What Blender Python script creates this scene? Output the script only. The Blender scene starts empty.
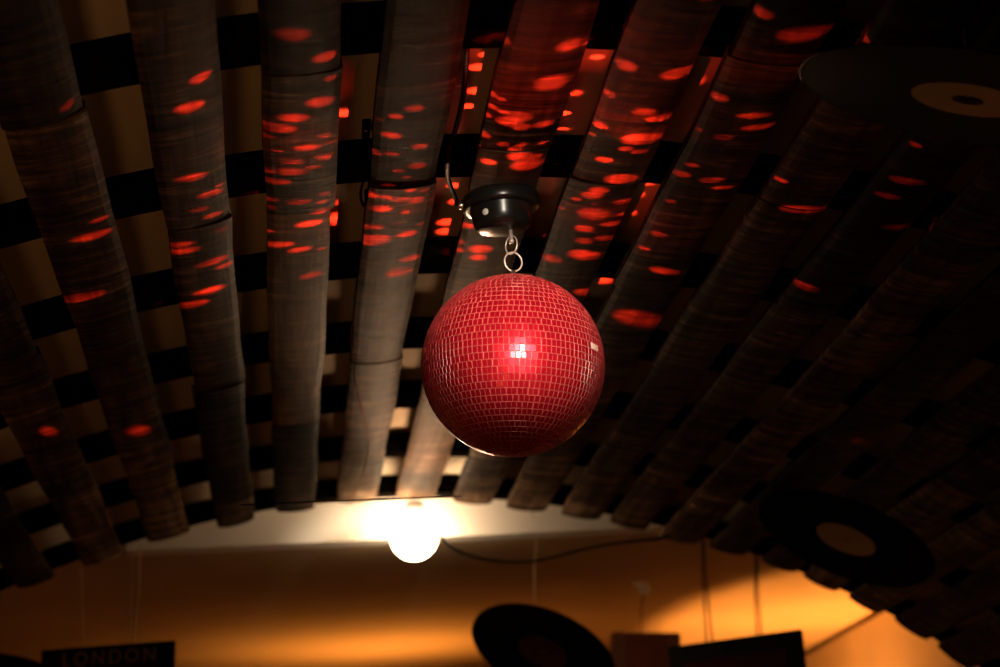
import bpy, bmesh, math, random
from mathutils import Vector, Matrix
random.seed(7)
S = 0.79                 # metres per unit of the ceiling's height above the camera
CZ = 1.6                 # camera height
F = 2100.0               # focal length in pixels of the 1000 px wide frame
C = bpy.context.scene.collection
PI = math.pi

# ------------------------------------------------------------------ camera
pitch, yaw, roll = 0.2828, 0.0950, 0.0045
fw = Vector((math.sin(yaw)*math.cos(pitch), math.cos(yaw)*math.cos(pitch), math.sin(pitch)))
r0 = Vector((math.cos(yaw), -math.sin(yaw), 0)); u0 = r0.cross(fw)
RT = r0*math.cos(roll) + u0*math.sin(roll)
UP = -r0*math.sin(roll) + u0*math.cos(roll)
CAM = Vector((0, 0, CZ))
cam = bpy.data.cameras.new('camera'); co = bpy.data.objects.new('camera', cam); C.objects.link(co)
co.matrix_world = Matrix.Translation(CAM) @ Matrix((RT, UP, -fw)).transposed().to_4x4()
cam.sensor_width = 36; cam.lens = F*36/1000; cam.clip_start = .05; cam.clip_end = 60
bpy.context.scene.camera = co

def ray(u, v):
    return RT*((u-500)/F) + UP*(-(v-333.5)/F) + fw
def at(u, v, Y):
    """point on the photograph's sight line at depth Y (units of S along the room)"""
    d = ray(u, v); return CAM + d*(Y*S/d.y)
def atm(u, v, dist):
    d = ray(u, v).normalized(); return CAM + d*dist
def W(X, Y, Z):
    return Vector((X*S, Y*S, CZ + Z*S))
CO = (0.1576, -0.2242, 0.0083, -0.0009, -0.0031)
def VZ(X):
    return 1 + sum(c*X**(i+1) for i, c in enumerate(CO))
def hit_vault(u, v, off=0.0):
    d = ray(u, v); d = d/d.y
    lo, hi = 0.3, 9.0
    for _ in range(60):
        m = (lo+hi)/2
        if d.z*m > VZ(d.x*m) + off: hi = m
        else: lo = m
    return CAM + d*(lo*S)

# ------------------------------------------------------------------ helpers
def obj(name, bm, mat, parent=None, smooth=False, loc=None):
    me = bpy.data.meshes.new(name)
    if smooth:
        for f in bm.faces: f.smooth = True
    bmesh.ops.recalc_face_normals(bm, faces=bm.faces)
    bm.to_mesh(me); bm.free()
    for m in (mat if isinstance(mat, (list, tuple)) else [mat]): me.materials.append(m)
    o = bpy.data.objects.new(name, me); C.objects.link(o)
    if parent: o.parent = parent
    if loc is not None: o.location = loc
    return o
def tag(o, label, cat, group=None, kind=None):
    o['label'] = label; o['category'] = cat
    if group: o['group'] = group
    if kind: o['kind'] = kind
    return o
def thing(name, label, cat, loc=(0, 0, 0), rot=None, group=None):
    o = bpy.data.objects.new(name, None); C.objects.link(o); o.location = loc
    o.empty_display_size = .05
    if rot is not None:
        o.rotation_mode = 'QUATERNION'; o.rotation_quaternion = rot
    return tag(o, label, cat, group)
def struct(o):
    o['kind'] = 'structure'; return o
def add_box(bm, lo, hi):
    v = [bm.verts.new((x, y, z)) for x in (lo[0], hi[0]) for y in (lo[1], hi[1]) for z in (lo[2], hi[2])]
    for f in ((0,1,3,2),(4,6,7,5),(0,4,5,1),(2,3,7,6),(0,2,6,4),(1,5,7,3)):
        bm.faces.new([v[i] for i in f])
def box_bm(lo, hi, bev=0):
    bm = bmesh.new(); add_box(bm, lo, hi)
    if bev: bmesh.ops.bevel(bm, geom=bm.edges[:], offset=bev, segments=2, affect='EDGES')
    return bm
def add_tube(bm, pts, r, n=8, closed=False):
    pts = [Vector(p) for p in pts]; rings = []; prev = None
    N = len(pts)
    for i, p in enumerate(pts):
        if closed: t = pts[(i+1) % N]-pts[i-1]
        else: t = pts[min(i+1, N-1)]-pts[max(i-1, 0)]
        t.normalize()
        if prev is None:
            a = t.orthogonal().normalized()
        else:
            a = (prev - t*prev.dot(t)).normalized()
        prev = a; b = t.cross(a)
        rings.append([bm.verts.new(p + (a*math.cos(2*PI*k/n) + b*math.sin(2*PI*k/n))*r) for k in range(n)])
    for i in range(N if closed else N-1):
        A, B = rings[i], rings[(i+1) % N]
        for k in range(n):
            bm.faces.new((A[k], A[(k+1) % n], B[(k+1) % n], B[k]))
    if not closed:
        bm.faces.new(rings[0]); bm.faces.new(rings[-1][::-1])
def smooth_path(pts, n=6):
    pts = [Vector(p) for p in pts]; out = []
    for i in range(len(pts)-1):
        p0, p1, p2, p3 = pts[max(i-1, 0)], pts[i], pts[i+1], pts[min(i+2, len(pts)-1)]
        for k in range(n):
            t = k/n
            out.append(.5*((2*p1) + (p2-p0)*t + (2*p0-5*p1+4*p2-p3)*t*t + (3*p1-p0-3*p2+p3)*t**3))
    return out + [pts[-1]]
def tube_bm(pts, r, n=8, closed=False):
    bm = bmesh.new(); add_tube(bm, pts, r, n, closed); return bm
def lathe_bm(prof, n=48, cap=True):
    """prof: (radius, z) pairs; rings about z"""
    bm = bmesh.new(); rings = []
    for r, z in prof:
        if r < 1e-6: rings.append([bm.verts.new((0, 0, z))])
        else: rings.append([bm.verts.new((r*math.cos(2*PI*k/n), r*math.sin(2*PI*k/n), z)) for k in range(n)])
    for A, B in zip(rings, rings[1:]):
        for k in range(n):
            a0, a1 = A[k % len(A)], A[(k+1) % len(A)]; b0, b1 = B[k % len(B)], B[(k+1) % len(B)]
            vs = []
            for v in (a0, a1, b1, b0):
                if v not in vs: vs.append(v)
            if len(vs) > 2: bm.faces.new(vs)
    return bm

# ------------------------------------------------------------------ materials
def mat(name, col=(.5, .5, .5), rough=.6, metal=0, spec=.5):
    m = bpy.data.materials.new(name); m.use_nodes = True
    b = m.node_tree.nodes['Principled BSDF']
    b.inputs['Base Color'].default_value = (*col, 1); b.inputs['Roughness'].default_value = rough
    b.inputs['Metallic'].default_value = metal; b.inputs['Specular IOR Level'].default_value = spec
    return m
def nodes(m):
    nt = m.node_tree; return nt, nt.nodes['Principled BSDF'], nt.nodes.new, nt.links.new
def ramp(N, stops):
    r = N('ShaderNodeValToRGB'); e = r.color_ramp.elements
    e[0].position, e[0].color = stops[0][0], (*stops[0][1], 1)
    e[1].position, e[1].color = stops[-1][0], (*stops[-1][1], 1)
    for p, c in stops[1:-1]:
        x = e.new(p); x.color = (*c, 1)
    return r
def wood(name, dark, mid, light, saw=.85, gain=1.0, spec=.012):
    """rough sawn board, length along local y: long grain, cross-cut saw marks, a few knots"""
    m = mat(name, mid, .6, 0, spec); nt, b, N, L = nodes(m)
    tc = N('ShaderNodeTexCoord'); oi = N('ShaderNodeObjectInfo')
    off = N('ShaderNodeVectorMath'); off.operation = 'ADD'
    mul = N('ShaderNodeMath'); mul.operation = 'MULTIPLY'; mul.inputs[1].default_value = 37
    L(oi.outputs['Random'], mul.inputs[0]); L(tc.outputs['Object'], off.inputs[0]); L(mul.outputs[0], off.inputs[1])
    def noise(scale, sc, detail=6, dist=0):
        mp = N('ShaderNodeMapping'); mp.inputs['Scale'].default_value = scale
        L(off.outputs[0], mp.inputs[0])
        n = N('ShaderNodeTexNoise'); n.inputs['Scale'].default_value = sc; n.inputs['Detail'].default_value = detail
        n.inputs['Distortion'].default_value = dist
        L(mp.outputs[0], n.inputs['Vector']); return n
    grain = noise((60, 4, 60), 1, 8, .4)
    cr = ramp(N, [(.28, dark), (.5, mid), (.74, light)]); L(grain.outputs['Fac'], cr.inputs[0])
    blot = noise((9, 3, 9), 1.2, 5, .2)
    br = ramp(N, [(.32, (.34, .30, .28)), (.5, (.95, .92, .9)), (.68, (1.5, 1.5, 1.5))]); L(blot.outputs['Fac'], br.inputs[0])
    mx = N('ShaderNodeMix'); mx.data_type = 'RGBA'; mx.blend_type = 'MULTIPLY'; mx.inputs[0].default_value = .9
    L(cr.outputs[0], mx.inputs[6]); L(br.outputs[0], mx.inputs[7])
    sawn = noise((8, 46, 8), 1, 9, .8)
    sawn.inputs['Roughness'].default_value = .68
    sr = ramp(N, [(.36, (.06, .055, .05)), (.46, (.5, .48, .46)), (.54, (1.0, 1.0, 1.0)), (.64, (2.6, 2.5, 2.4))]); L(sawn.outputs['Fac'], sr.inputs[0])
    m2 = N('ShaderNodeMix'); m2.data_type = 'RGBA'; m2.blend_type = 'MULTIPLY'; m2.inputs[0].default_value = saw
    L(mx.outputs[2], m2.inputs[6]); L(sr.outputs[0], m2.inputs[7])
    crk = noise((14, 44, 14), 1, 3, .9)
    kr = ramp(N, [(.29, (.1, .08, .07)), (.33, (1, 1, 1))]); L(crk.outputs['Fac'], kr.inputs[0])
    m4 = N('ShaderNodeMix'); m4.data_type = 'RGBA'; m4.blend_type = 'MULTIPLY'; m4.inputs[0].default_value = .85
    L(m2.outputs[2], m4.inputs[6]); L(kr.outputs[0], m4.inputs[7])
    mp = N('ShaderNodeMapping'); mp.inputs['Scale'].default_value = (9, 4.5, 3); L(off.outputs[0], mp.inputs[0])
    vo = N('ShaderNodeTexVoronoi'); vo.inputs['Scale'].default_value = 1; L(mp.outputs[0], vo.inputs['Vector'])
    vr = ramp(N, [(.05, (.2, .14, .1)), (.11, (1, 1, 1))]); L(vo.outputs['Distance'], vr.inputs[0])
    m3 = N('ShaderNodeMix'); m3.data_type = 'RGBA'; m3.blend_type = 'MULTIPLY'; m3.inputs[0].default_value = .8
    L(m4.outputs[2], m3.inputs[6]); L(vr.outputs[0], m3.inputs[7])
    # tone of the single board
    tv = N('ShaderNodeMapRange'); tv.inputs['To Min'].default_value = .75*gain; tv.inputs['To Max'].default_value = 1.2*gain
    L(oi.outputs['Random'], tv.inputs['Value'])
    sc = N('ShaderNodeVectorMath'); sc.operation = 'SCALE'; L(m3.outputs[2], sc.inputs[0]); L(tv.outputs[0], sc.inputs['Scale'])
    L(sc.outputs[0], b.inputs['Base Color'])
    bp = N('ShaderNodeBump'); bp.inputs['Strength'].default_value = .55; bp.inputs['Distance'].default_value = .002
    ad = N('ShaderNodeMath'); L(sawn.outputs['Fac'], ad.inputs[0]); L(grain.outputs['Fac'], ad.inputs[1])
    L(ad.outputs[0], bp.inputs['Height']); L(bp.outputs[0], b.inputs['Normal'])
    return m
def plaster(name, col, var=.08, bump=.15):
    m = mat(name, col, .9, 0, .04); nt, b, N, L = nodes(m)
    tc = N('ShaderNodeTexCoord'); n = N('ShaderNodeTexNoise'); n.inputs['Scale'].default_value = 3; n.inputs['Detail'].default_value = 6
    L(tc.outputs['Object'], n.inputs['Vector'])
    r = ramp(N, [(.3, tuple(c*(1-var) for c in col)), (.7, tuple(min(1, c*(1+var)) for c in col))])
    L(n.outputs['Fac'], r.inputs[0]); L(r.outputs[0], b.inputs['Base Color'])
    n2 = N('ShaderNodeTexNoise'); n2.inputs['Scale'].default_value = 90; L(tc.outputs['Object'], n2.inputs['Vector'])
    bp = N('ShaderNodeBump'); bp.inputs['Strength'].default_value = bump; bp.inputs['Distance'].default_value = .001
    L(n2.outputs['Fac'], bp.inputs['Height']); L(bp.outputs[0], b.inputs['Normal'])
    return m
def emit(name, col, s):
    m = bpy.data.materials.new(name); m.use_nodes = True; nt = m.node_tree; nt.nodes.clear()
    e = nt.nodes.new('ShaderNodeEmission'); e.inputs[0].default_value = (*col, 1); e.inputs[1].default_value = s
    o = nt.nodes.new('ShaderNodeOutputMaterial'); nt.links.new(e.outputs[0], o.inputs[0]); return m

WOOD = wood('sawn_pallet_wood', (.030, .017, .010), (.088, .052, .032), (.155, .10, .066))
WOOD_DARK_SHADED = wood('dark_shaded_pallet_wood', (.016, .009, .006), (.036, .022, .014), (.062, .040, .027))  # dark boards; also paints the shade on the far lengths of B and C
WOOD_PALE_LIT = wood('pale_lamplit_pallet_wood', (.07, .041, .025), (.145, .090, .056), (.23, .155, .10), .4)  # lamp light on these boards is put into the paler colour
BATTEN = wood('black_stained_wood', (.002, .0016, .0014), (.004, .0032, .0028), (.012, .009, .007), .3, 1, 0)
PANEL = plaster('beige_panel_board', (.74, .60, .44))
WHITE = plaster('white_plaster', (.74, .70, .64))
WALLM = plaster('cream_wall_paint', (.66, .56, .42))
FLOORM = wood('dark_floor_boards', (.05, .03, .02), (.10, .06, .04), (.16, .1, .07), .1)
BLACKP = mat('glossy_black_plastic', (.010, .009, .008), .26, 0, .4)
CABLE = mat('black_cable_rubber', (.010, .009, .008), .6, 0, .2)
CHROME = mat('chrome_wire', (.85, .66, .58), .35, .5)
NICKEL = mat('worn_nickel', (.75, .66, .58), .25, 1)
STRING = mat('jute_string', (.42, .29, .16), .85)
TWINE = mat('dark_twine', (.10, .05, .025), .85)
REDTHREAD = mat('thin_copper_thread', (.45, .14, .08), .5)
PLAINWHITE = mat('plain_white', (.85, .82, .74), .5)
BROWNC = plaster('brown_card', (.22, .10, .055), .15)
BROWNR = plaster('reddish_brown_card', (.20, .065, .03), .15)
DARKC = plaster('black_card', (.014, .012, .012), .2)
DREDC = plaster('dark_red_print', (.045, .010, .008), .5)
GOLD = mat('gilt_print', (.50, .30, .10), .3, .8)
BULBM = emit('glowing_bulb_glass', (1, .70, .42), 36)
BRASS = mat('brass_lamp_socket', (.7, .5, .25), .3, 1)

def vinyl():
    m = mat('black_vinyl', (.005, .0046, .0042), .5, 0, .012); nt, b, N, L = nodes(m)
    tc = N('ShaderNodeTexCoord'); ln = N('ShaderNodeVectorMath'); ln.operation = 'LENGTH'
    L(tc.outputs['Object'], ln.inputs[0])
    mu = N('ShaderNodeMath'); mu.operation = 'MULTIPLY'; mu.inputs[1].default_value = 2600; L(ln.outputs['Value'], mu.inputs[0])
    si = N('ShaderNodeMath'); si.operation = 'SINE'; L(mu.outputs[0], si.inputs[0])
    bp = N('ShaderNodeBump'); bp.inputs['Strength'].default_value = .3; bp.inputs['Distance'].default_value = .0004
    L(si.outputs[0], bp.inputs['Height']); L(bp.outputs[0], b.inputs['Normal']); return m
VINYL = vinyl()
LABELB = plaster('faded_beige_label', (.50, .36, .20), .2)
LABELR = plaster('dark_red_brown_label', (.085, .032, .018), .7)

def mirror_red():
    m = bpy.data.materials.new('red_mirror_tile'); m.use_nodes = True
    nt, b, N, L = nodes(m)
    b.inputs['Base Color'].default_value = (.68, .018, .040, 1); b.inputs['Coat Weight'].default_value = 1; b.inputs['Coat Roughness'].default_value = .17; b.inputs['Metallic'].default_value = 1
    b.inputs['Roughness'].default_value = .30
    d = N('ShaderNodeBsdfDiffuse'); d.inputs[0].default_value = (.55, .008, .026, 1)
    mx = N('ShaderNodeMixShader'); mx.inputs[0].default_value = .35
    out = nt.nodes['Material Output']
    L(b.outputs[0], mx.inputs[1]); L(d.outputs[0], mx.inputs[2]); L(mx.outputs[0], out.inputs[0]); return m
TILE = mirror_red()
GROUT = mat('pink_adhesive', (.58, .085, .085), .35)
GLINTTILE = mat('painted_glint_tile', (.85, .78, .68), .5, .0)  # bright reflection on a few tiles, painted as a pale colour

# ------------------------------------------------------------------ setting
ENDY = 5.017
XL, XR = -1.15, 1.90
ZC = .956                      # flat ceiling of the far part
T_PL, T_BT = .017, .045        # plank and batten thickness
# curved panel above the battens
bm = bmesh.new(); n = 60; rows = []
for i in range(n+1):
    X = XL-.05 + (XR+.1-XL)*i/n
    z = VZ(X)+T_PL+T_BT
    rows.append([bm.verts.new(W(X, y, zz)) for y in (-1.9, 5.10) for zz in (z, z+.03)])
for a, b in zip(rows, rows[1:]):
    for q in ((0, 2), (2, 3), (3, 1), (1, 0)):
        bm.faces.new((a[q[0]], a[q[1]], b[q[1]], b[q[0]]))
bm.faces.new((rows[0][0], rows[0][1], rows[0][3], rows[0][2])); bm.faces.new((rows[-1][0], rows[-1][1], rows[-1][3], rows[-1][2]))
struct(obj('ceiling', bm, PANEL))
# white face above the far, lower ceiling; slightly skewed in plan
YE = 5.075
_pa, _pb = at(190, 548, YE)-CAM, at(600, 529.5, YE)-CAM
EB = (_pb.z-_pa.z)/(_pb.x-_pa.x); EA = (_pa.z-EB*_pa.x)/S
def YL(X): return YE
def edge_z(X): return EA + EB*X
bm = bmesh.new(); lo = []; hi = []; lob = []; hib = []
xs = [-.42 + i*(1.18+.42)/40 for i in range(41)]
for X in xs:
    y = max(YL(X), 5.035); z1 = max(VZ(X)+T_PL+T_BT+.02, edge_z(X)+.03)
    lo.append(bm.verts.new(W(X, y, edge_z(X)))); hi.append(bm.verts.new(W(X, y, z1)))
    lob.append(bm.verts.new(W(X, y+.08, edge_z(X)))); hib.append(bm.verts.new(W(X, y+.08, z1)))
for i in range(40):
    bm.faces.new((lo[i], lo[i+1], hi[i+1], hi[i])); bm.faces.new((lo[i], lo[i+1], lob[i+1], lob[i]))
    bm.faces.new((lob[i], lob[i+1], hib[i+1], hib[i])); bm.faces.new((hi[i], hi[i+1], hib[i+1], hib[i]))
bm.faces.new((lo[0], hi[0], hib[0], lob[0])); bm.faces.new((lo[-1], hi[-1], hib[-1], lob[-1]))
struct(obj('wall_upper', bm, WHITE))
bm = bmesh.new()
a = [W(x, y, edge_z(x)+.002) for x, y in ((XL-.05, YE+.01), (XR+.05, YE+.01), (XR+.05, 9.3), (XL-.05, 9.3))]
vb = [bm.verts.new(p) for p in a]; vt = [bm.verts.new(p+Vector((0, 0, .05))) for p in a]
bm.faces.new(vb); bm.faces.new(vt)
for i in range(4): bm.faces.new((vb[i], vb[(i+1) % 4], vt[(i+1) % 4], vt[i]))
struct(obj('ceiling_far', bm, plaster('tan_ceiling_paint', (.50, .37, .22))))
def wallbox(name, lo, hi, m): return struct(obj(name, box_bm(lo, hi), m))
x0, x1, y0, y1 = XL*S, XR*S, -1.9*S, 9.25*S
ZT = CZ + 1.02*S
wallbox('floor', (x0-.1, y0-.1, -.1), (x1+.1, y1+.1, 0), FLOORM)
wallbox('wall_left', (x0-.1, y0-.1, 0), (x0, y1+.1, ZT+.02), WALLM)
wallbox('wall_right', (x1, y0-.1, 0), (x1+.1, y1+.1, ZT+.02), WALLM)
wallbox('wall_back', (x0, y1, 0), (x1, y1+.1, ZT+.02), WALLM)
wallbox('wall_front', (x0-.1, y0-.1, 0), (x1+.1, y0, CZ+1.2*S), WALLM)

# ------------------------------------------------------------------ battens
for k in range(0, 7):
    yf = 2.336+.4475*k; yn = yf-.055
    bm = bmesh.new(); rows = []
    for i in range(61):
        X = XL+.01+(XR-.02-XL)*i/60; z0 = VZ(X)+T_PL+.001; z1 = VZ(X)+T_PL+T_BT
        rows.append([bm.verts.new(W(X, y, z)-W(0, yf, .9)) for y, z in ((yn, z0), (yf, z0), (yf, z1), (yn, z1))])
    for a, b in zip(rows, rows[1:]):
        for q in range(4): bm.faces.new((a[q], a[(q+1) % 4], b[(q+1) % 4], b[q]))
    bm.faces.new(rows[0]); bm.faces.new(rows[-1][::-1])
    o = obj('ceiling_batten', bm, BATTEN, loc=W(0, yf, .9))
    names = {6: 'flush with the far plank ends', 5: 'one before the last at the far end',
             4: 'third from the far end', 3: 'level with the lower ball half', 2: 'level with the top of the ball',
             1: 'crossing just above the motor', 0: 'crossing along the top of the picture'}
    tag(o, 'black curved batten above the planks, '+names[k], 'batten', 'black battens behind the planks')

# ------------------------------------------------------------------ planks
ROWS = [  # (left X, Z), (right X, Z), row phrase, seams in picture rows, wood tones from near to far
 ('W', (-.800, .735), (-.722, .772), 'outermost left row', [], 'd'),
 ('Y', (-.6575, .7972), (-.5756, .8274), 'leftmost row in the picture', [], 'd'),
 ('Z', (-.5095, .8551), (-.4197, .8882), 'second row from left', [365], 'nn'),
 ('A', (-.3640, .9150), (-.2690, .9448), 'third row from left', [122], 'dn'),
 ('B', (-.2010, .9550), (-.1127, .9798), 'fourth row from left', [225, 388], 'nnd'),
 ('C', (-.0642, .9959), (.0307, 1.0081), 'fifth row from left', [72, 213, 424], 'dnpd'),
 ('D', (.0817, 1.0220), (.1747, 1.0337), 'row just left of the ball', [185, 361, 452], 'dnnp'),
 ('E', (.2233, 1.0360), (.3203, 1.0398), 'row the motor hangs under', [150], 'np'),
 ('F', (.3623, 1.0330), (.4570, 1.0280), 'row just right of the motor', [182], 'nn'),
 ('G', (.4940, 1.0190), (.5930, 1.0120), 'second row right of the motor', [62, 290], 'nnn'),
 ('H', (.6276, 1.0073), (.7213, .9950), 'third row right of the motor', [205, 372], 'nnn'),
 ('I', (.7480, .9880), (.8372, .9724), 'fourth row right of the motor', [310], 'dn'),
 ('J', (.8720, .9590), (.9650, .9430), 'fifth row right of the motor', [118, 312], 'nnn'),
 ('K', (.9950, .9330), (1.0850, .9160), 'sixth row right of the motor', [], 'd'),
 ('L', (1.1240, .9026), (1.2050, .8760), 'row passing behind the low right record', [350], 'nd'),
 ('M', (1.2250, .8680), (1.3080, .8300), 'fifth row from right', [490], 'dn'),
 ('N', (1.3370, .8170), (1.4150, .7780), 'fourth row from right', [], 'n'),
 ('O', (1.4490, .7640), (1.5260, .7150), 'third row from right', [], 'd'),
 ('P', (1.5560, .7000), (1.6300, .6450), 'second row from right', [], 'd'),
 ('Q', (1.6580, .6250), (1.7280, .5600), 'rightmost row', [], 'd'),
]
WM = {'n': WOOD, 'd': WOOD_DARK_SHADED, 'p': WOOD_PALE_LIT}
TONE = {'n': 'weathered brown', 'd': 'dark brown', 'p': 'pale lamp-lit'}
NS = 10
for key, p0, p1, phrase, seams, kinds in ROWS:
    X0, Z0 = p0; X1, Z1 = p1; xm, zm = (X0+X1)/2, (Z0+Z1)/2
    t = Vector((X1-X0, Z1-Z0)); w = t.length; t /= w; nn = Vector((-t.y, t.x))    # nn points up
    ys = [-1.2]
    for s in seams:
        # depth at which the sight line through row s meets this plank row
        d0, d1 = -1.2, 9
        for _ in range(50):
            m = (d0+d1)/2; q = W(xm, m, zm)-CAM
            v = 333.5 - F*q.dot(UP)/q.dot(fw) if q.dot(fw) > .05 else -9999
            if v < s: d0 = m
            else: d1 = m
        ys.append(d0)
    ys.append(ENDY+random.uniform(-.012, .012))
    npc = len(ys)-1
    for i in range(npc):
        ya, yb = ys[i]+(.0025 if i else 0), ys[i+1]-(.0025 if i < npc-1 else 0)
        ym = (ya+yb)/2; base = W(xm, ym, zm)
        drop = random.uniform(0, .0018) if npc > 1 else .001
        cup = .0050*random.uniform(.75, 1.25); ww = w*random.uniform(.985, 1.02)/2
        jit = random.uniform(-.003, .003); tilt = random.uniform(-.02, .02)
        L = max(2, int((yb-ya)/.12)); bm = bmesh.new(); rings = []
        ph = [random.uniform(0, 6.28) for _ in range(6)]
        for j in range(L+1):
            y = ya+(yb-ya)*j/L
            wa = .0016*math.sin(y*5+ph[0])+.0012*math.sin(y*13+ph[1]); wb = .0016*math.sin(y*5.7+ph[2])+.0012*math.sin(y*12+ph[3])
            zz = .0010*math.sin(y*3+ph[4])
            ring = []
            for k in range(NS+1):           # convex underside
                f = -1+2*k/NS; a = f*ww + jit + (wa if f < 0 else wb)*abs(f)
                e = -(abs(f)**10)*.0018     # rounded arrises
                up = .0022*(f*f) - cup*(1-f*f)*.5 - e + zz - drop + tilt*a
                ring.append(t*a + nn*up)
            for k in range(NS, -1, -1):     # upper side
                f = -1+2*k/NS; a = f*ww + jit + (wa if f < 0 else wb)*abs(f)
                ring.append(t*a + nn*(T_PL + .001 - cup*(1-f*f)*.45 + min(0, zz) - drop*0 + tilt*a*0))
            # square-sawn but a little slanting end
            sl = (.004*math.sin(ph[5])) if j in (0, L) else 0
            rings.append([bm.verts.new((q.x*S, (y-ym)*S + sl*q.x*S*4, q.y*S)) for q in ring])
        M = len(rings[0])
        for a, b in zip(rings, rings[1:]):
            for k in range(M): bm.faces.new((a[k], a[(k+1) % M], b[(k+1) % M], b[k]))
        bm.faces.new(rings[0]); bm.faces.new(rings[-1][::-1])
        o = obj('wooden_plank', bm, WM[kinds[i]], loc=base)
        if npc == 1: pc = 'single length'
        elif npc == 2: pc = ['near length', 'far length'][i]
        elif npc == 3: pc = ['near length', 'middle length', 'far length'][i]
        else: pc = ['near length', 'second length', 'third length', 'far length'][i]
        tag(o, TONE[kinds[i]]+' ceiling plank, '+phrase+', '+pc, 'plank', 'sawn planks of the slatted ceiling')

# ------------------------------------------------------------------ mirror ball
BY = 2.83
BC = at(513, 365.5, BY); BR = 91.3/F*(BC-CAM).length/.995
ball = thing('mirror_ball', 'red mirror ball hanging by rings from the black motor', 'mirror ball', BC)
# core
bm = bmesh.new(); bmesh.ops.create_uvsphere(bm, u_segments=64, v_segments=40, radius=BR*.9885)
obj('core', bm, GROUT, ball, True)
bm = bmesh.new(); NR = 41; hgt = PI/NR
view = (CAM-BC).normalized()
def tile(nv, e, nth, wa, ha, tl, mi):
    q = Matrix.Rotation(tl[0], 3, e) @ Matrix.Rotation(tl[1], 3, nth)
    n2 = q @ nv; e2 = q @ e; t2 = q @ nth
    c = nv*BR
    vs = []
    for sc, dz in ((1.0, -.0016), (1.0, -.0003), (.90, .0001)):
        for a, b in ((-1, -1), (1, -1), (1, 1), (-1, 1)):
            vs.append(bm.verts.new(c + e2*(a*(wa-(1-sc)*.003)) + t2*(b*(ha-(1-sc)*.003)) + n2*dz))
    for l in (0, 4):
        for k in range(4):
            f = bm.faces.new((vs[l+k], vs[l+(k+1) % 4], vs[l+4+(k+1) % 4], vs[l+4+k])); f.material_index = 2
    f = bm.faces.new(vs[8:12]); f.material_index = mi
pale = []
for (u, v) in ((594.5, 347.5),):
    dd = ray(u, v).normalized(); b = dd.dot(CAM-BC); cc = (CAM-BC).length_squared-BR*BR
    tt = -b-math.sqrt(max(0, b*b-cc)); pale.append((CAM+dd*tt-BC).normalized())
tiles = []
for r in range(0, NR-1):
    lat = -PI/2+(r+.5)*hgt; cl = math.cos(lat)
    n = max(6, round(2*PI*cl*BR/.0058)); ph = random.uniform(0, 6.28)
    for k in range(n):
        lo = ph+2*PI*k/n+random.uniform(-.004, .004)/max(cl, .2)
        nv = Vector((cl*math.cos(lo), cl*math.sin(lo), math.sin(lat)))
        e = Vector((-math.sin(lo), math.cos(lo), 0)); nth = nv.cross(e)
        tiles.append([nv, e, nth, PI*cl*BR/n-.00025, hgt*BR/2-.00025, (random.gauss(0, .02), random.gauss(0, .02)), 0])
for p in pale:
    best = max(tiles, key=lambda q: q[0].dot(p))
    for q in tiles:
        if abs(q[0].z-best[0].z) < 1e-6 and (q[0]-best[0]).length < .0068*1.0/BR: q[6] = 1
for q in tiles: tile(*q)
o = obj('mirror_tiles', bm, [TILE, GLINTTILE, GROUT], ball)
obj('top_cap', lathe_bm([(0, BR+.010), (.0026, BR+.009), (.0034, BR+.004), (.006, BR+.003), (.011, BR+.001), (.012, BR-.003), (0, BR-.003)]), NICKEL, ball, True)
def ring_pts(c, rx, rz, ang, n=36):
    ax = Vector((math.cos(ang), math.sin(ang), 0))
    return [c + ax*(rx*math.cos(2*PI*k/n)) + Vector((0, 0, rz*math.sin(2*PI*k/n))) for k in range(n)]
top = BC + Vector((0, 0, BR+.009))
PXM = (BC-CAM).length/F*1.02       # metres per pixel at the ball
ch = thing('hanging_rings', 'two linked chrome rings between the motor and the red mirror ball', 'chain', top)
c2 = Vector((0, 0, 9.0*PXM)) ; c1 = c2 + Vector((-2*PXM, 0, 17.5*PXM))
obj('ring', tube_bm(ring_pts(c2, 9.2*PXM, 9.8*PXM, .25), .00095, 8, True), CHROME, ch, True)
obj('ring', tube_bm(ring_pts(c1, 7.2*PXM, 9.4*PXM, -.75), .00085, 8, True), CHROME, ch, True)
# motor
mb = Vector((BC.x-.015, BC.y, 0)); mb.z = CZ + 1.0345*S - .006
mrot = Matrix.Rotation(math.radians(-5), 3, 'Y').to_quaternion()
mo = thing('ball_motor', 'black round motor fixed under the plank above the red mirror ball', 'motor', mb, mrot)
obj('flange', lathe_bm([(0, .004), (.0425, .004), (.0445, .001), (.0445, -.009), (.043, -.012), (.038, -.0125), (0, -.0125)], 64), BLACKP, mo, True)
obj('housing', lathe_bm([(.0360, -.0115), (.0338, -.024), (.0322, -.031), (.0300, -.0345), (.0265, -.0365), (.010, -.0375), (0, -.0375)], 64), BLACKP, mo, True)
sh_top = Vector((.0085, 0, -.0345))
o = obj('shaft', lathe_bm([(0, .004), (.0022, .004), (.0022, -.014), (.0030, -.015), (.0030, -.0185), (0, -.0185)], 20), CHROME, mo, True, sh_top)
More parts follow.
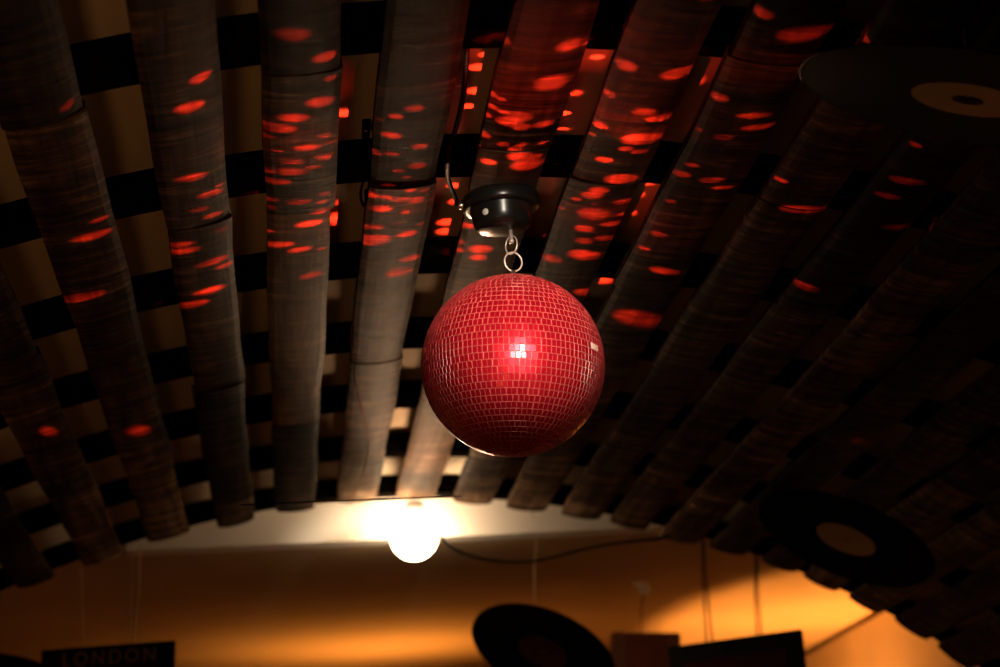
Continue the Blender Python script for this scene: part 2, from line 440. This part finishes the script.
# small round white disc on the housing, and the cable gland
aim = (CAM-mb); aim.z = 0; aim.normalize()
sa = math.atan2(aim.y, aim.x) - math.radians(33)
sd = Vector((math.cos(sa), math.sin(sa), -.07)).normalized()
q = sd.to_track_quat('Z', 'Y')
o = obj('round_white_disc', lathe_bm([(0, .0009), (.0036, .0008), (.0040, 0), (0, 0)], 24), PLAINWHITE, mo, True, Vector((math.cos(sa), math.sin(sa), 0))*.0342+Vector((0, 0, -.0235)))
o.rotation_mode = 'QUATERNION'; o.rotation_quaternion = q; o['label'] = 'small white oval spot'
ga = math.atan2(aim.y, aim.x) - math.radians(82)
gd = Vector((math.cos(ga), math.sin(ga), 0))
o = obj('cable_gland', lathe_bm([(0, -.004), (.0045, -.004), (.0045, .004), (.0034, .008), (0, .008)], 20), NICKEL, mo, True, gd*.0425+Vector((0, 0, -.006)))
o.rotation_mode = 'QUATERNION'; o.rotation_quaternion = gd.to_track_quat('Z', 'Y')
g = mb + mrot @ (gd*.049+Vector((0, 0, -.006)))
gy = g.y/S
pts = [g, at(455, 197, gy-.02), at(448, 178, gy-.10), at(448, 158, gy-.22), at(453, 138, 2.64), at(461, 108, 2.56), at(465, 80, 2.5), at(467, 48, 2.395), at(467, 30, 2.38)]
tag(obj('motor_cable', tube_bm(smooth_path(pts), .0028), CABLE, None, True), 'black cable running up from the left side of the ball motor', 'cable')

# ------------------------------------------------------------------ globe bulb
BLY = 5.0
GC = at(414, 537, BLY); GR = 23.4/F*(GC-CAM).length
lamp = thing('globe_bulb', 'glowing white globe bulb hanging under the far plank ends', 'lamp', GC)
prof = [(0, -GR)] + [(GR*math.sin(a), -GR*math.cos(a)) for a in [PI*k/24 for k in range(1, 22)]] + [(.0135, GR*1.06), (0, GR*1.06)]
obj('glass_globe', lathe_bm(prof, 40), BULBM, lamp, True)
obj('socket', lathe_bm([(0, GR*1.02), (.016, GR*1.02), (.017, GR*1.10), (.017, GR*1.42), (.012, GR*1.52), (0, GR*1.52)], 28), PLAINWHITE, lamp, True)
for k in range(4):
    a = .5+k*PI/2; e = Vector((math.cos(a), math.sin(a), 0))
    obj('guard_wire', tube_bm(smooth_path([e*.014+Vector((0, 0, GR*1.25)), e*GR*.95+Vector((0, 0, GR*1.1)), e*GR*1.10+Vector((0, 0, GR*.75)), e*GR*1.12+Vector((0, 0, -.1*GR))]), .0006, 6), CHROME, lamp, True)
obj('guard_ring', tube_bm([Vector((math.cos(2*PI*k/40), math.sin(2*PI*k/40), -.1))*GR*1.12 if 0 else Vector((GR*1.12*math.cos(2*PI*k/40), GR*1.12*math.sin(2*PI*k/40), -.1*GR)) for k in range(40)], .0006, 6, True), CHROME, lamp, True)
pts = [at(441, 537, 4.90), at(446, 543, 4.92), at(462, 553, 4.96), at(490, 560, 5.0), at(520, 562, 5.0), at(545, 559, 5.0), at(580, 550, 4.99), at(605, 545, 4.98), at(635, 541, 4.97), at(662, 538, 4.96), at(672, 532, 4.97)]
tag(obj('lamp_cable', tube_bm(smooth_path(pts), .0030), CABLE, None, True), 'black sagging cable running right from the globe bulb to the planks', 'cable')

# ------------------------------------------------------------------ records
def disc_quat(u, v, ba, th):
    d = ray(u, v).normalized(); th = math.radians(th)
    r = (RT - d*RT.dot(d)).normalized(); dn = (-UP + d*UP.dot(d)); dn = (dn - r*dn.dot(r)).normalized()
    m = r*(-math.sin(th)) + dn*math.cos(th)
    n = (-d)*ba + m*math.sqrt(1-ba*ba)
    return n.normalized()
def record(label, u, v, a, ba, th, lab=LABELB, rl=.050, hole=.0036, spin=0, rad=.150):
    dist = rad*F/a
    d = ray(u, v).normalized(); dist *= d.dot(fw)**-1 if False else 1
    p = atm(u, v, dist); n = disc_quat(u, v, ba, th)
    r = thing('vinyl_record', label, 'record', p, n.to_track_quat('Z', 'Y'), 'vinyl records hung from the ceiling')
    R = rad
    obj('disc', lathe_bm([(hole, -.0007), (.052, -.0007), (.056, -.0005), (R-.004, -.0005), (R-.001, -.0009), (R, 0), (R-.001, .0009), (R-.004, .0005), (.056, .0005), (.052, .0007), (hole, .0007), (hole, -.0007)], 96), VINYL, r)
    for s in (1, -1):
        z0, z1 = (.00071, .0012) if s > 0 else (-.0012, -.00071)
        obj('paper_label', lathe_bm([(hole, z0), (rl, z0), (rl, z1), (hole, z1), (hole, z0)], 64), lab, r)
    return p, n
def string(name, label, pts, r=.0009, m=STRING, grp=None):
    return tag(obj(name, tube_bm(smooth_path(pts), r, 6), m, None, True), label, 'string', grp)
p, n = record('large black vinyl record with beige label close under the planks at top right', 968, 99, 165, .27, 8.6, hole=.014)
top_p = Vector((p.x, p.y, CZ+S*(VZ(p.x/S))-.004)); string('hanging_string', 'short string above the record at top right', [p+Vector((0, 0, .002)), (p+top_p)/2, top_p])
p, n = record('black vinyl record with beige label hanging low at right over the plank ends', 846, 539, 90.6, .413, 21.4, LABELB)
top_p = Vector((p.x, p.y, CZ+S*(VZ(p.x/S))-.003)); string('hanging_string', 'thin string holding the low right record', [p+Vector((0, 0, .002)), (p+top_p)/2, top_p], .0007)
p, n = record('black vinyl record with dark reddish label tilted at bottom centre before the wall', 543, 652, 75, .54, 22, LABELR, rl=.0509)
top_p = Vector((p.x, p.y, CZ+S*VZ(p.x/S)))
sy = p.y/S
string('hanging_string', 'thin string above the bottom centre record, right of the globe bulb', [p+Vector((0, 0, .002)), at(535, 600, sy), at(534, 566, sy-.01), at(536, 548, sy-.04), at(535, 528, sy-.06), at(533, 515, 5.03), at(531, 506, 5.028)], .0008)
# the record seen edge-on in front of the bulb
d = ray(351, 500.5).normalized()
n = (UP - d*UP.dot(d)).normalized(); rr = d.cross(n); n = (n*math.cos(.032) + rr*math.sin(.032)*(-1)).normalized()
n = -n
p = atm(351, 500.5, 2.86)
r = thing('vinyl_record', 'black vinyl record seen edge-on as a thin dark line left of the globe bulb', 'record', p, n.to_track_quat('Z', 'Y'), 'vinyl records hung from the ceiling')
R = .150
obj('disc', lathe_bm([(.0036, -.0010), (.052, -.0010), (.056, -.0008), (R-.004, -.0008), (R-.001, -.0010), (R, 0), (R-.001, .0010), (R-.004, .0008), (.056, .0008), (.052, .0010), (.0036, .0010), (.0036, -.0010)], 96), VINYL, r)
for s in (1, -1):
    z0, z1 = (.00101, .0013) if s > 0 else (-.0013, -.00101)
    obj('paper_label', lathe_bm([(.0036, z0), (.05, z0), (.05, z1), (.0036, z1), (.0036, z0)], 64), LABELB, r)
ey = p.y/S
string('hanging_string', 'thin reddish thread wandering down to the edge-on record', [p+Vector((0, 0, .002)), at(360, 480, ey), at(366, 462, ey), at(368, 440, ey), at(362, 410, ey), at(355, 380, ey), at(353, 360, ey), at(351, 335, ey), at(355, 312, ey-.02), at(358, 300, ey-.04)], .0006, REDTHREAD)
record('black vinyl record whose rim just shows at the lower left corner', -2, 697, 74, .54, 6)

# ------------------------------------------------------------------ hung sleeves
def sleeve(label, tl, w, yawd, rolld, tilt, art_mat, thick=.008, frame=False, text=None, h=.315, grp='record sleeves hung from strings'):
    rot = (Matrix.Rotation(math.radians(yawd), 3, 'Z') @ Matrix.Rotation(math.radians(rolld), 3, 'Y') @ Matrix.Rotation(math.radians(tilt), 3, 'X'))
    r = thing('record_sleeve', label, 'record sleeve', tl, rot.to_quaternion(), grp)
    obj('cover', box_bm((0, 0, -h), (w, thick, 0), .0015), DARKC, r)      # local: x right, y away, z up; front is -y
    obj('printed_front', box_bm((w*.12, -.0012, -h*.92), (w*.88, .0004, -h*.11), .0004), art_mat, r)
    return r, rot
# left: dark sleeve with gilt letters
ly = 4.95
tl = at(41, 650, ly)
r, rot = sleeve('dark record sleeve with gilt letters at bottom left', tl, .270, -24, -1.5, 0, DREDC)
def lettering(body, size, loc, m, parent):
    cu = bpy.data.curves.new('title_lettering', 'FONT'); cu.body = body; cu.size = size; cu.extrude = .0006; cu.align_x = 'LEFT'
    cu.space_character = 1.35
    o = bpy.data.objects.new('title_lettering', cu); C.objects.link(o); o.parent = parent; o.location = loc
    bpy.context.view_layer.update()
    me = bpy.data.meshes.new_from_object(o.evaluated_get(bpy.context.evaluated_depsgraph_get()))
    bpy.data.objects.remove(o); bpy.data.curves.remove(cu)
    o = bpy.data.objects.new('title_lettering', me); C.objects.link(o); o.parent = parent; o.location = loc
    me.materials.clear(); me.materials.append(m)
    o.rotation_euler = (PI/2, 0, 0); return o
lettering('LONDON', .036, (.045, -.0018, -.034), GOLD, r)['label'] = 'gilt capital letters'
for nm, (ua, va), (ub, vb), (uc, vc), which in (('a', (84, 646), (82, 605), (81, 568), 'left string, slack and pale, of the sleeve with gilt letters'),
        ('b', (129, 643), (131, 605), (131, 545), 'middle thin string of the sleeve with gilt letters'),
        ('c', (133.5, 643), (138, 600), (140, 545), 'right string of the sleeve with gilt letters')):
    yy = ly-.02 if nm == 'a' else ly-.08
    string('hanging_string', which, [at(ua, va+2, yy), at((ua+ub)/2, (va+vb)/2, yy), at(ub, vb, yy), at((ub+uc)/2+.6, (vb+vc)/2, yy), at(uc, vc, 4.97)], .0012)
# right: black sleeve
ry = 5.06
tl = at(668, 647, ry)
r, rot = sleeve('black record sleeve tilted upward to the right below the orange ceiling at bottom right', tl, .268, -32, -4.0, 0, DREDC, .012)
for sfx, (ua, va), (ub, vb), yy, which in (('l', (706.5, 643), (702, 545), ry-.08, 'left strand of the left string pair above the black sleeve'), ('r', (712.5, 642), (704, 545), ry-.08, 'right strand of the left string pair above the black sleeve'),
        ('l', (757, 636), (755, 560), ry-.16, 'left strand of the right string pair above the black sleeve'), ('r', (761.5, 635), (757, 560), ry-.16, 'right strand of the right string pair above the black sleeve')):
    string('hanging_string', which, [at(ua, va, yy), at(ua*.7+ub*.3-.5, va*.7+vb*.3, yy), at(ua*.35+ub*.65-1, va*.35+vb*.65, yy), at(ub, vb, 5.0), at(ub-1, vb-10, 5.03)], .0017, TWINE)
# string wrapped round a plank end right of the cable
string('tied_string', 'pale string loop tied round the plank end where the lamp cable ends', [at(648, 532, 5.03), at(656, 524, 5.02), at(664, 513, 4.98), at(672, 505, 4.94), at(681, 503, 4.90), at(678, 511, 4.93), at(672, 519, 4.96), at(664, 528, 4.99), at(660, 536, 5.03)], .0014)

# ------------------------------------------------------------------ brown box on its hook
hy = 5.97
hk = at(640, 598, hy); hk.z = CZ + S*(edge_z(hk.x/S)+.002) - .0005
by = hy
tlb = at(612.5, 632, by); trb = at(680, 631.5, by); bw = (trb-tlb).length
rod_b = at(641, 631, by)
bx = thing('hanging_box', 'brown cardboard box hanging from a white ceiling hook behind the records', 'box', tlb, Matrix.Rotation(-.05, 3, 'Z').to_quaternion())
obj('case', box_bm((0, 0, -.18), (bw, .045, 0), .003), BROWNC, bx)
obj('front_panel', box_bm((bw*.19, -.0015, -.174), (bw*.82, .0006, -.006), .0005), BROWNR, bx)
hook = thing('ceiling_hook', 'small white hook screwed into the ceiling above the brown box', 'hook', hk)
obj('plate', lathe_bm([(0, .0005), (.017, .0005), (.017, -.003), (.012, -.0055), (0, -.0055)], 24), PLAINWHITE, hook, True)
obj('loop', tube_bm([Vector((.011+.009*math.cos(a), 0, -.012+.009*math.sin(a))) for a in [2*PI*k/20 for k in range(20)]], .0042, 8, True), PLAINWHITE, hook, True)  # plain white colour stands for the bulb's glint on the metal
string('hanging_wire', 'dark twisted wire between the white hook and the brown box', [hk+Vector((.011, 0, -.02)), (hk*.5+rod_b*.5)+Vector((.003, 0, 0)), rod_b+Vector((0, .012, -.002))], .0016, CABLE)

# small fittings left of the motor: cable loop over the batten
pts = [at(364, 116, 2.66), at(366, 128, 2.68), at(366, 142, 2.70)]
bk = thing('cable_clip', 'small dark block on the panel in the gap left of the motor', 'clip', at(366, 128, 2.66))
obj('clip_body', box_bm((-.0045, -.004, -.012), (.0045, .004, .014), .001), BATTEN, bk)
obj('screw', lathe_bm([(0, -.0012), (.0018, -.0008), (.0022, .001), (0, .001)], 16), NICKEL, bk, True, (0, -.0045, -.006))
pts = [at(363, 183, 2.80), at(361, 190, 2.78), at(361, 199, 2.77), at(364, 206, 2.77), at(366, 200, 2.78), at(366, 190, 2.80)]
tag(obj('cable_loop', tube_bm(smooth_path(pts), .0016), CABLE, None, True), 'small black cable loop dangling below the batten left of the motor', 'cable')

# ------------------------------------------------------------------ light
def light(name, typ, loc, power, col, size=.02, target=None, cone=None, blend=.3):
    l = bpy.data.lights.new(name, typ); l.energy = power; l.color = col; l.shadow_soft_size = size
    o = bpy.data.objects.new(name, l); C.objects.link(o); o.location = loc
    if target is not None:
        o.rotation_mode = 'QUATERNION'; o.rotation_quaternion = (Vector(target)-Vector(loc)).to_track_quat('-Z', 'Y')
    if cone: l.spot_size = cone; l.spot_blend = blend
    return o
# spotlight near the camera trained on the ball
kp = BC + Vector((.10, -2.2, .03)); mb_aim = mb - Vector((0, 0, .03))
light('ball_spot_and_fill', 'SPOT', kp, 430, (1, .84, .60), .014, BC+Vector((0, 0, .030)), math.radians(6.5), .9)
light('ball_spot_and_fill', 'SPOT', kp, 110, (1, .88, .70), .014, mb_aim, math.radians(3.4), .6)  # extra narrow beam added for the highlight on the motor
light('ball_spot_and_fill', 'SPOT', BC+Vector((.12, -.90, .25)), 150, (1, .66, .5), .03, BC+Vector((0, 0, .01)), math.radians(15), .4)  # added unseen fill in front, brightening the ball's upper half
# added unseen spot below the bulb, brightening the middle boards
o = light('added_board_spot', 'SPOT', W(.30, 4.86, .72), 19, (1, .58, .31), .05, W(.26, 4.40, 1.0), math.radians(84), 1)
o.scale = (.33, 1, 1)
# second added spot, standing in for bulb light skimming the board edges
o = light('added_board_spot', 'SPOT', W(.30, 4.80, .972), 10, (1, .60, .34), .01, W(.30, 3.2, .985), math.radians(62), 1)
o.scale = (1, .09, 1)
# warm lamps under the far ceiling
o = light('far_pendant_lamp', 'SPOT', W(1.84, 6.8, .28), 58, (1, .36, .07), .02, None, math.radians(124), .2)
o.matrix_world = Matrix.Translation(W(1.84, 6.8, .28)) @ Matrix.Rotation(PI, 4, 'X') @ Matrix.Diagonal((.55, 1, 1, 1))
light('far_pendant_lamp', 'SPOT', W(.34, 7.1, .42), 17, (1, .36, .06), .02, W(.22, 7.0, 1.2), math.radians(136), 1)
# added unseen fill lights low beside and behind the camera, warm and weak
light('room_fill', 'SPOT', (-.55, .1, 1.0), 16, (1, .46, .15), .25, (-.85, 1.9, 2.4), math.radians(62), .7)

light('room_fill', 'POINT', (1.1, .5, .6), 1.6, (1, .48, .18), .25)

# beams thrown back by the mirror tiles: every red spot on the ceiling is one beam leaving the ball
DOTS = """76 111 24 .35|203 80 26 .9|190 107 30 1|224 102 10 .6 p|226 114 8 .3 p|299 43 32 .9|329 65 24 1|335 86 14 .9|325 108 26 1|299 123 26 1|284 135 28 1|273 145 16 .7|330 141 14 .8|313 152 20 .9|336 149 8 .7|329 161 16 .8
371 63 18 .9 p|354 71 8 .35 p|367 88 22 .9 p|352 115 8 .25 p|371 132 6 .9 p|418 1 40 1|420 123 18 .9|425 159 14 .8|483 41 20 .8 b|497 67 12 .8|492 116 14 .9|493 126 12 .9|486 135 14 .9|485 152 14 .9|478 163 10 .8
503 68 16 1|566 66 24 1|550 100 32 1.1|565 0 28 .8|502 117 10 .9|505 128 12 .9|518 131 26 1|510 136 24 .9|521 140 18 .9|542 139 18 1|504 157 12 .9|521 157 12 .9|541 157 10 .8|588 40 12 .6 b|597 57 14 .5 p|575 93 14 .35 p|564 113 14 .5 p|563 129 12 .25 p
622 76 22 1|674 80 28 1|606 105 14 .9|597 134 16 .9|589 144 8 .7|642 116 22 .9|656 123 22 .9|638 143 34 1|624 152 14 .8|637 155 14 .8|602 164 16 .8|707 3 30 .8|721 95 20 .8|699 129 10 .6|728 132 18 .35|748 110 14 .4|694 162 14 .3
765 10 24 .6|805 30 42 .5|864 40 14 .5|760 111 22 .55|760 124 22 .5|922 141 14 .5|193 177 24 .7|214 195 20 .6|225 188 8 .5|201 209 14 .3|215 216 14 .4|178 245 18 .6|182 251 20 .6|214 261 22 .6|228 266 16 .6|211 290 24 .7|193 304 24 .7|100 237 22 .35|108 222 14 .3|84 299 30 .35|225 230 12 .3
297 166 18 .8|328 163 14 .8|317 171 14 .8|295 176 24 .8|283 187 18 .9|274 179 14 .7|330 198 10 .6|276 206 14 .6|304 205 16 .4|328 206 10 .6|326 215 16 .7|275 214 14 .7|315 227 18 .9|275 239 12 .7|287 249 18 .7|306 252 16 .8|327 252 8 .6|316 277 18 .7
380 167 16 .9|399 166 12 .8|423 177 16 .8|405 181 10 .7|412 187 8 .6|395 195 10 .7|414 197 12 .7|376 204 16 .8|391 204 10 .6|404 206 16 .7|421 207 14 .8|429 199 10 .6|388 215 16 1|409 218 10 .6|380 233 16 .5|401 228 10 .5|412 239 18 .8|380 245 28 1|425 231 8 .6|414 263 18 .9|404 275 24 .8
490 174 14 .9|470 234 14 .8|488 237 14 .8|460 250 14 .8|459 257 14 .8|482 254 22 .9|480 262 16 .9|455 266 7 .6|466 222 10 .8|514 161 12 .9|520 167 24 .9|533 169 14 .9|526 176 28 .9
617 182 26 .9|597 193 18 .8|590 198 20 .6|575 203 10 .7|593 206 6 .5|619 206 14 .8|592 216 30 1|560 214 7 .6|620 219 10 .7|583 230 18 .9|608 227 16 .6|583 242 16 .9|602 241 16 .8|551 261 20 1|582 256 28 1|583 294 20 1|638 317 46 .5|665 269 22 .35|660 232 16 .25|682 172 18 .5|715 176 18 .4|725 185 14 .3|672 199 10 .3|645 247 12 .3
783 178 14 .4|805 206 24 .35|914 177 24 .45|895 192 18 .4|909 227 20 .25|809 284 22 .35|140 430 36 .4|45 432 36 .3|858 440 16 .2"""
GAIN = 9.0
WIDE = '545 100 240 .055|560 60 200 .03|300 150 160 .03|640 120 170 .03|400 215 140 .025|610 220 140 .03|760 60 160 .02'
for row in (DOTS+'|'+WIDE).replace('\n', '|').split('|'):
    f = row.split(); u, v, w, it = map(float, f[:4])
    off = (T_PL+T_BT) if len(f) > 4 and f[4] == 'p' else (T_PL if len(f) > 4 else -.004)
    P = hit_vault(u, v, off)
    dirn = (P-BC).normalized(); org = BC+dirn*(BR+.004); dist = (P-org).length
    k = (P-CAM).length/F
    w *= 1.25; hh = w*(.50 if v < 110 else .40)
    ax = Vector((1, 0, 0)); ax = (ax-dirn*ax.dot(dirn)).normalized(); ay = (-dirn).cross(ax)
    Yp = P.y/S; dY = hh*Yp*Yp/(2152*max(.5, (P.z-CZ)/S))*S
    tx, ty = w*k*.5/dist, .5*dY*abs(ay.y)/dist
    cone = 2*math.atan(max(tx, .006))
    o = light('mirror_tile_beam', 'SPOT', org, GAIN*it*60*dist*dist, (1, .035, .012), 0, None, cone, 1)
    o.matrix_world = Matrix.Translation(org) @ Matrix((ax, ay, -dirn)).transposed().to_4x4() @ Matrix.Diagonal((1, max(.15, ty/tx), 1, 1))

# ------------------------------------------------------------------ render look
sc = bpy.context.scene
w = bpy.data.worlds.new('room_air'); sc.world = w; w.use_nodes = True
w.node_tree.nodes['Background'].inputs[0].default_value = (1, .62, .3, 1); w.node_tree.nodes['Background'].inputs[1].default_value = .0
cam.dof.use_dof = True; cam.dof.focus_distance = (BC-CAM).dot(fw)-.06; cam.dof.aperture_fstop = 5.6
vs = sc.view_settings; vs.view_transform = 'Standard'; vs.look = 'None'; vs.exposure = 0; vs.gamma = 1; vs.use_curve_mapping = False
sc.cycles.use_denoising = True
sc.cycles.max_bounces = 8
